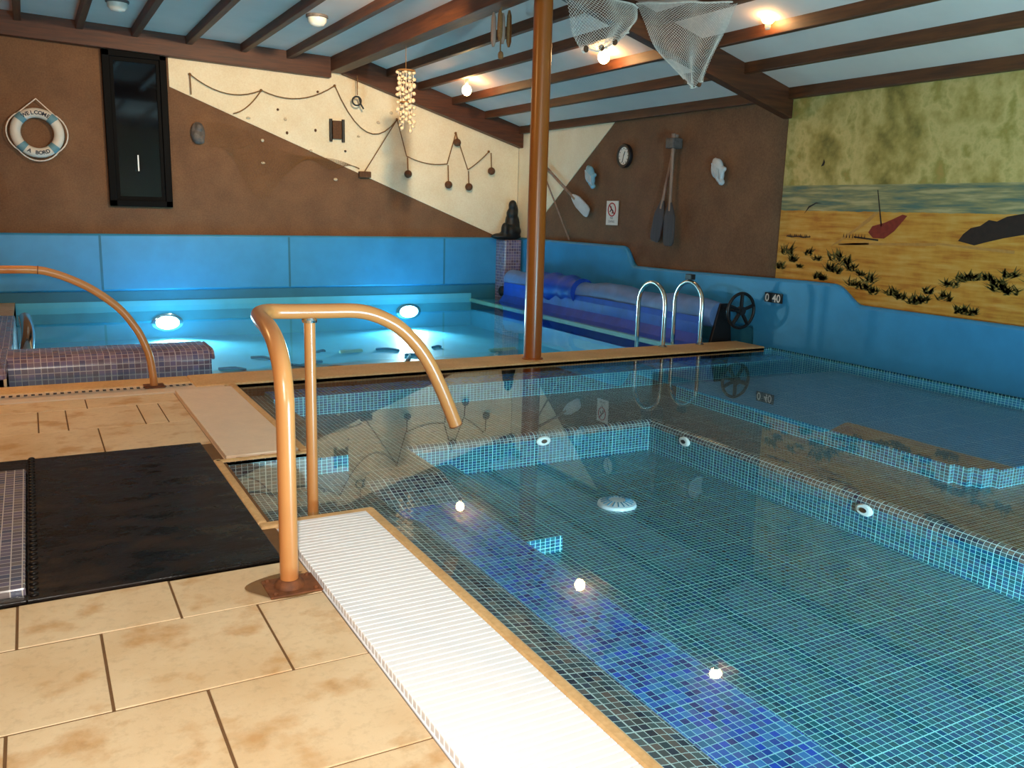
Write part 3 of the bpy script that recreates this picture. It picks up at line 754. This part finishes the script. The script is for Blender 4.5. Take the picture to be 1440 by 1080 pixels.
mb = MB().ball(bw(2.04, 2.24, .03), (.095, .03, .15)).ball(bw(2.05, 2.31, .06), (.05, .035, .05)).ball(bw(2.02, 2.20, .06), (.055, .03, .08)).ball(bw(2.08, 2.15, .05), (.04, .03, .05))
tag(link('wall_carving', mb, M['gold'], loc=bw(2.04, 2.24, 0), remesh=.012), 'small dull grey carving on the brown wall right of the window', 'carving')
for k, (x, z) in enumerate(((3.1, 2.62), (3.2, 2.5), (2.7, 2.48), (3.22, 2.32), (4.25, 2.34), (4.55, 2.55), (4.05, 2.12), (2.88, 2.2), (2.88, 1.9), (3.62, 2.38), (3.55, 2.1), (3.9, 1.72), (3.66, 2.9), (4.75, 2.7))):
    mb = MB(); mb.ball(bw(x, z, .012), (.018+.006*(k % 3), .014, .017+.005*(k % 2)), 9, 6)
    tag(link('wall_shell', mb, M['shell'] if k % 3 else M['buoy'], loc=bw(x, z, 0), smooth=60), 'tiny sea shell stuck to the gable wall around the draped net', 'shell', 'tiny shells on the gable wall')

def net_mesh(fn, nu, nv, r, skip=0.):
    """diamond mesh of twine over the surface fn(u, v)"""
    mb = MB(); P = {}
    for i in range(nu+1):
        for j in range(nv+1):
            if (i+j) % 2 == 0: P[i, j] = Vector(fn(i/nu, j/nv))
    for (i, j), p in P.items():
        for di in (1, -1):
            q = P.get((i+di, j+1))
            if q is not None and random.random() >= skip: mb.tube([p, q], r, 3, caps=False)
    return mb
def wall_net(u, v):
    xa = 2.15+2.1*u; top = 2.40-.55*u+.06*math.sin(u*9)
    bot = 2.05-1.0*math.exp(-((u-.34)/.14)**2)*.62-.18*u+.05*math.sin(u*21)
    return bw(xa+.25*(v-.5)*(.34-u)*v, top+(bot-top)*v, .012+.012*math.sin(9*u+4*v)**2)
tag(link('draped_net', net_mesh(wall_net, 64, 16, .0019), M['rope'], loc=bw(2.8, 2.0, 0)), 'thin fishing net draped across the brown part of the back wall', 'net')

# ------------------------------------------------------------------ right wall decorations
XW = XR+.006
def rw(y, z, d=.02): return (XW-d, y, z)
def oar(p0, p1, bl, bwid, label, blade_mat, width_dir=None, d=.05):
    """p0 grip end, p1 blade tip, both (y, z) on the right wall"""
    t = thing('oar', rw(p1[0], p1[1], d), label, 'oar')
    a = Vector(rw(*p0, d)); b = Vector(rw(*p1, d)); ax = (b-a).normalized(); sd = ax.cross(Vector((1, 0, 0))).normalized(); L = (b-a).length
    link('shaft', MB().tube([a, a+ax*(L-bl*.8)], .021, 10), M['oargrey'], t, smooth=50)
    outline = [(0, .03), (.15, .06), (.35, bwid/2), (.85, bwid/2), (.97, bwid/2*.8), (1, bwid*.25)]
    s0 = a+ax*(L-bl); poly = [s0+ax*bl*u+sd*w_ for u, w_ in outline]+[s0+ax*bl*u-sd*w_ for u, w_ in reversed(outline)]
    poly = [q+Vector((.012, 0, 0)) for q in poly]
    link('blade', MB().prism(poly, (-.024, 0, 0)), blade_mat, t, bevel=.008)
    link('grip', MB().tube([a-ax*.14, a], .026, 10), M['oargrey'], t, smooth=50)
oar((8.49, 2.16), (8.77, 1.02), .52, .20, 'dark bladed oar on the right wall, the slanting one of the crossed pair', M['oardark'], d=.05)
oar((8.44, 2.16), (8.42, .98), .52, .20, 'dark bladed oar on the right wall, the upright one of the crossed pair', M['oardark'], d=.11)
oar((11.35, 1.93), (10.28, 1.34), .50, .17, 'small pale bladed oar slanting down beside the brown post', M['shellwhite'])
tag(link('oar_bracket', MB().box((XW-.15, 8.40, 2.13), (XW, 8.54, 2.25)), M['gold'], loc=rw(8.47, 2.13, 0), bevel=.012), 'small grey bracket holding the crossed oars at their grips', 'bracket')
tag(link('wall_rod', MB().tube([rw(11.6, 1.95, .03), rw(10.75, .96, .05)], .012, 8), M['oargrey'], loc=rw(10.75, .96, 0)), 'thin wooden rod leaning behind the brown post above the blue panel', 'rod')
t = thing('wall_clock', rw(9.53, 2.09, 0), 'round wall clock with a black rim on the brown right wall', 'clock')
c = Vector(rw(9.53, 2.09, 0))
link('rim', MB().lathe([(.15, 0), (.155, .03), (.145, .05), (.118, .05), (.112, .035)], c, (-1,0,0), 36), M['dark'], t, smooth=40)
fc = link('dial', MB().lathe([(.118, .0), (.118, .037)], c, (-1,0,0), 36), M['paper'], t)
for k in range(12):
    a = 2*math.pi*k/12; link('hour_mark', MB().tube([c+Vector((-.039, .085*math.cos(a), .085*math.sin(a))), c+Vector((-.039, .10*math.cos(a), .10*math.sin(a)))], .004, 5), M['dark'], fc)
link('hand', MB().tube([c+Vector((-.041, 0, 0)), c+Vector((-.041, -.03, .055))], .005, 6), M['dark'], t)
link('hand', MB().tube([c+Vector((-.041, 0, 0)), c+Vector((-.041, .02, -.08))], .004, 6), M['dark'], t)

t = thing('warning_sign', rw(9.77, 1.20, 0), 'white warning sign with a red prohibition circle on the right wall', 'sign')
bd = link('board', MB().box(rw(9.90, 1.195, .012), rw(9.64, 1.515, -.002)), M['paper'], t)
c = Vector(rw(9.77, 1.40, .013))
mb = MB().torus(c, .085, .008, (1,0,0), 32, 6); mb.tube([c+Vector((0, .06, .06)), c+Vector((0, -.06, -.06))], .008, 6)
link('prohibition_circle', mb, M['red'], bd)
mb = MB().ball(c+Vector((.0, .028, .03)), (.004, .016, .016), 10, 6); mb.tube([c+Vector((.0, .02, .015)), c+Vector((.0, -.03, -.02)), c+Vector((.0, -.01, -.05))], .008, 6); mb.tube([c+Vector((0, .01, .005)), c+Vector((0, .045, -.03))], .007, 6)
link('diver_symbol', mb, M['dark'], bd)
mb = MB(); text_into(mb, 'NO', .042, lambda x, y: (XW-.0135, 9.77-x, 1.275+y)); link('lettering', mb, M['letters'], bd); mb = MB(); text_into(mb, 'DIVING', .042, lambda x, y: (XW-.0135, 9.77-x, 1.228+y)); link('lettering', mb, M['letters'], bd)

def fish(c, mat, label, s):
    c = Vector(c); mb = MB()
    mb.ball(c+Vector((0, .02, .02)), (.05*s, .10*s, .12*s)).ball(c+Vector((.0, -.03*s, -.06*s)), (.045*s, .07*s, .085*s)).ball(c+Vector((0, -.07*s, -.14*s)), (.03*s, .055*s, .04*s)).ball(c+Vector((.0, -.09*s, .01)), (.03*s, .05*s, .035*s)).ball(c+Vector((.0, .06*s, .10*s)), (.03*s, .05*s, .05*s))
    t = thing('wall_fish', c, label, 'ornament', 'ceramic fish ornaments on the right wall')
    link('body', mb, mat, t, remesh=.014)
    mb = MB()
    for k in range(5): mb.tube([c+Vector((-.046*s, (.07-.035*k)*s, (.08-.02*k)*s)), c+Vector((-.05*s, (.04-.035*k)*s, (-.04-.02*k)*s))], .006, 6)
    link('ridges', mb, M['shellwhite'], t)
fish(rw(10.27, 1.85, .05), M['shellblue'], 'pale blue ceramic fish ornament on the right wall above the sign', 1.0)
fish(rw(7.69, 1.86, .05), M['shellwhite'], 'pale grey ceramic fish ornament on the right wall beside the mural', .95)

# beach mural painted on the right wall
mb = MB(); XM = XR+.009
Y1, Y0 = 6.74, YN+.1
mb.box((XM-.003, Y0, .45), (XM+.01, Y1, 2.62))
xs = XM-.0045
def flat(poly, mi): mb.prism([(xs, y, z) for y, z in poly], (-.0012, 0, 0), mi)
def tuft(y, z, s, n=30):
    s *= 1.35
    for k in range(n):
        a = random.uniform(.25, math.pi-.25); L = s*random.uniform(.55, 1.1); bx = y+random.uniform(-.5, .5)*s
        bz = z+random.uniform(-.15, .25)*s
        flat([(bx-.012, bz), (bx+.012, bz), (bx+L*.8*math.cos(a), bz+L*.6*math.sin(a))], 1)
for y, z, s in ((6.60, 1.0, .12), (6.68, .84, .09), (6.50, .92, .09), (6.31, 1.0, .08), (6.42, .86, .05), (6.2, .95, .06), (5.98, .97, .12), (5.86, .93, .1), (6.02, .86, .11), (5.94, .84, .08), (5.78, .88, .09), (6.16, .77, .09), (6.10, .76, .06),
                (5.66, .84, .06), (5.55, .79, .10), (5.72, .74, .10), (5.62, .71, .1), (5.5, .68, .08), (5.30, .69, .09), (5.2, .66, .07), (5.05, .635, .1), (4.95, .66, .08), (4.92, .74, .07), (4.72, .81, .09), (4.76, .70, .09), (4.62, .87, .08), (4.52, .89, .08), (4.40, .9, .07), (4.30, .86, .09), (4.22, .93, .09), (4.28, .82, .10), (4.18, .8, .09), (4.6, .6, .08), (4.5, .6, .08), (4.0, .9, .1), (3.6, .8, .12), (3.2, .9, .12)):
    tuft(y, z, s)
for y in [6.62-.02*k for k in range(16)]: flat([(y-.012, 1.163+.008*math.sin(y*40)), (y+.012, 1.16), (y+.004, 1.19+.01*math.sin(y*90))], 3)
flat([(5.62, 1.24), (5.56, 1.19), (5.44, 1.19), (5.34, 1.26), (5.22, 1.40), (5.27, 1.41), (5.36, 1.37), (5.46, 1.33), (5.58, 1.30)], 2)
flat([(5.49, 1.3), (5.475, 1.3), (5.56, 1.63), (5.568, 1.63)], 3)
for y in [5.9-.035*k for k in range(8)]: flat([(y-.006, 1.18), (y+.006, 1.18), (y, 1.225)], 3)
flat([(5.78, 1.185), (5.5, 1.165), (5.5, 1.18), (5.78, 1.2)], 3)
flat([(6.42, 1.40), (6.36, 1.46), (6.28, 1.50), (6.20, 1.505), (6.28, 1.512), (6.37, 1.475)], 3)
flat([(6.26, 1.86), (6.24, 1.9), (6.23, 1.93), (6.215, 1.9), (6.225, 1.87)], 3)
flat([(4.70, 1.20), (4.66, 1.26), (4.60, 1.31), (4.52, 1.33), (4.45, 1.38), (4.38, 1.37), (4.30, 1.41), (4.2, 1.43), (4.0, 1.46), (3.8, 1.42), (3.8, 1.30), (4.1, 1.28), (4.3, 1.24), (4.45, 1.20), (4.55, 1.17)], 3)
for a, b in (((5.95, 1.11), (4.9, 1.16)), ((4.9, 1.16), (4.2, 1.13)), ((5.95, 1.10), (5.6, 1.14))):
    flat([(a[0], a[1]), (b[0], b[1]-.012), (b[0], b[1]+.014), (a[0], a[1]+.016)], 4)
flat([(6.05, 1.09), (5.95, 1.13), (5.62, 1.34), (5.52, 1.43), (5.56, 1.43), (5.75, 1.29)], 4)
tag(link('mural', mb, [M['mural'], M['grass'], M['hull'], M['wreck'], M['trackpaint']], loc=(XM, 4.0, 0)), 'painted beach mural with sea, dunes and boat on the right wall', 'mural')

# ------------------------------------------------------------------ things on the ceiling
def ceiling_lamp(x, y, z, label):
    zc = ceil_r(x); t = thing('ceiling_lamp', (x, y, zc), label, 'lamp', 'lit ceiling bulbs under the sloping roof')
    link('rose', MB().lathe([(.055, 0), (.055, -.02), (.03, -.045)], (x, y, zc+.005), (0,0,1), 20), M['paper'], t, smooth=40)
    link('holder', MB().lathe([(.024, 0), (.026, -.05), (.02, -.07)], (x, y, zc-.035), (0,0,1), 16), M['creamplastic'], t, smooth=40)
    link('bulb', MB().ball((x, y, z), (.062, .062, .07), 20, 12), M['bulb'], t, smooth=60)
ceiling_lamp(5.262, 10.94, 2.912, 'lit warm ceiling bulb, the farthest one, left of the brown post')
ceiling_lamp(5.431, 7.98, 2.962, 'lit warm ceiling bulb between the brown post and the hanging net')
ceiling_lamp(5.566, 5.76, 3.012, 'lit warm ceiling bulb, the nearest one, right of the hanging net')
for x, y, lab in ((1.0, 10.75, 'white glass ceiling dome near the left edge of the ceiling'), (2.93, 9.9, 'white glass ceiling dome between joists near the ridge beam')):
    zc = ceil_l(x); t = thing('ceiling_dome', (x, y, zc), lab, 'ceiling lamp', 'unlit ceiling domes')
    link('base', MB().lathe([(.12, 0), (.12, -.03), (.10, -.035)], (x, y, zc+.005), (0,0,1), 28), M['gold'], t, smooth=40)
    link('dome', MB().lathe([(.105, -.03), (.10, -.07), (.07, -.105), (.02, -.118)], (x, y, zc), (0,0,1), 28), M['fixture'], t, smooth=60)

# shell mobile on a thread from the ridge beam
x, y = 3.95, 9.84
t = thing('shell_mobile', (x, y, 3.17), 'tall mobile of pale shells on threads hanging from the ridge beam', 'mobile')
link('thread', MB().tube([(x, y, 3.17), (x, y, 2.9)], .004, 5), M['rope'], t)
link('hoop', MB().torus((x, y, 2.9), .10, .012, (0,0,1), 24, 8), M['rope'], t)
link('hoop', MB().torus((x, y, 2.55), .07, .01, (0,0,1), 24, 8), M['rope'], t)
for k in range(10):
    a = 2*math.pi*k/10; r_ = .095 if k % 2 else .06; px, py = x+r_*math.cos(a), y+r_*math.sin(a); zb = 2.24+.09*(k % 3)
    link('string', MB().tube([(px, py, 2.9), (px*.6+x*.4, py*.6+y*.4, 2.55), (px, py, zb)], .003, 4), M['net'], t)
    z = 2.88
    while z > zb-.01:
        link('shell', MB().ball((px+random.uniform(-.012, .012), py+random.uniform(-.012, .012), z), (.026, .02, random.uniform(.015, .032)), 7, 5), M['shell'], t, smooth=60); z -= random.uniform(.05, .085)

# bundle of wooden net floats hanging from the ridge beam
x, y = 3.93, 7.47
t = thing('wooden_float_bundle', (x, y, 3.17), 'bundle of long wooden net floats hanging from the ridge beam', 'floats')
link('cord', MB().tube([(x, y, 3.17), (x, y, 2.86), (x-.0, y, 2.72)], .006, 6), M['rope'], t)
for dx, dy, z0, z1, mt in ((-.075, .0, 3.12, 2.82, 'oargrey'), (-.03, -.04, 3.14, 2.87, 'rope'), (.035, .03, 3.13, 2.86, 'oargrey'), (.075, -.02, 3.15, 2.83, 'rope'), (.005, .0, 2.79, 2.72, 'rope')):
    L = z0-z1; link('float', MB().lathe([(.010, 0), (.024, L*.15), (.026, L*.5), (.022, L*.85), (.010, L)], (x+dx, y+dy, z1), (0,0,1), 12), M[mt], t, smooth=60)
x, y = 4.17, 12.2
t = thing('hanging_tackle', (x, y, 3.1), 'small dark tackle hanging on a cord under the gable beam', 'tackle')
link('cord', MB().tube([(x, y, 3.14), (x, y, 2.88)], .006, 6), M['rope'], t)
link('loop', MB().torus((x-.01, y, 2.80), .06, .012, (.3, 1, 0), 20, 8), M['bronze'], t, smooth=60)
link('prong', MB().tube([(x+.02, y, 2.86), (x+.05, y, 2.76), (x+.09, y, 2.70)], .012, 8), M['bronze'], t)

# fishing nets hung under the front rafter
def along(pts, t):
    P = smooth_path(pts, 8); f = t*(len(P)-1); k = min(int(f), len(P)-2)
    return P[k].lerp(P[k+1], f-k)
def patch_net(A, B, belly):
    """net surface between the curves A(v), u=0 and B(v), u=1; v runs from its hung top to its free bottom"""
    def fn(u, v):
        p = along(A, v).lerp(along(B, v), u); s_ = math.sin(math.pi*u)
        return (p.x+.02*math.sin(u*19+v*7)*v, p.y-belly*s_*math.sin(math.pi*min(1, .15+v*.85))-.025*math.sin(u*16+3*v), p.z-.05*s_*v-.012*math.sin(u*25)*v)
    return fn
for fn, lab, nn in ((patch_net([(4.05, 6.66, 3.21), (4.11, 6.64, 3.05), (4.15, 6.6, 2.85), (4.22, 6.56, 2.70)], [(4.86, 6.64, 3.14), (4.84, 6.6, 3.04), (4.78, 6.58, 2.96), (4.70, 6.56, 2.90)], .16), 'pale fishing net swag under the front rafter, the smaller left one', (56, 40)),
                (patch_net([(4.84, 6.64, 3.17), (4.90, 6.62, 3.02), (5.05, 6.6, 2.80), (5.40, 6.58, 2.57)], [(5.13, 5.66, 3.04), (5.22, 5.85, 2.90), (5.36, 6.15, 2.73), (5.52, 6.5, 2.56)], .10), 'pale fishing net swag under the front rafter, the larger right one', (70, 60))):
    t = thing('hanging_net', fn(.5, 0), lab, 'net', 'fishing nets under the front rafter')
    link('net_mesh', net_mesh(fn, nn[0], nn[1], .0019), M['net'], t)
    link('edge_rope', MB().tube([fn(k/30, 1) for k in range(31)], .008, 6), M['net'], t, smooth=60)
    link('top_rope', MB().tube([fn(k/30, 0) for k in range(31)], .008, 6), M['net'], t, smooth=60)
    for k in (5, 12, 20, 26): link('cork', MB().ball(fn(k/30, .98), (.024, .024, .03), 10, 6), M['buoy'], t, smooth=60)
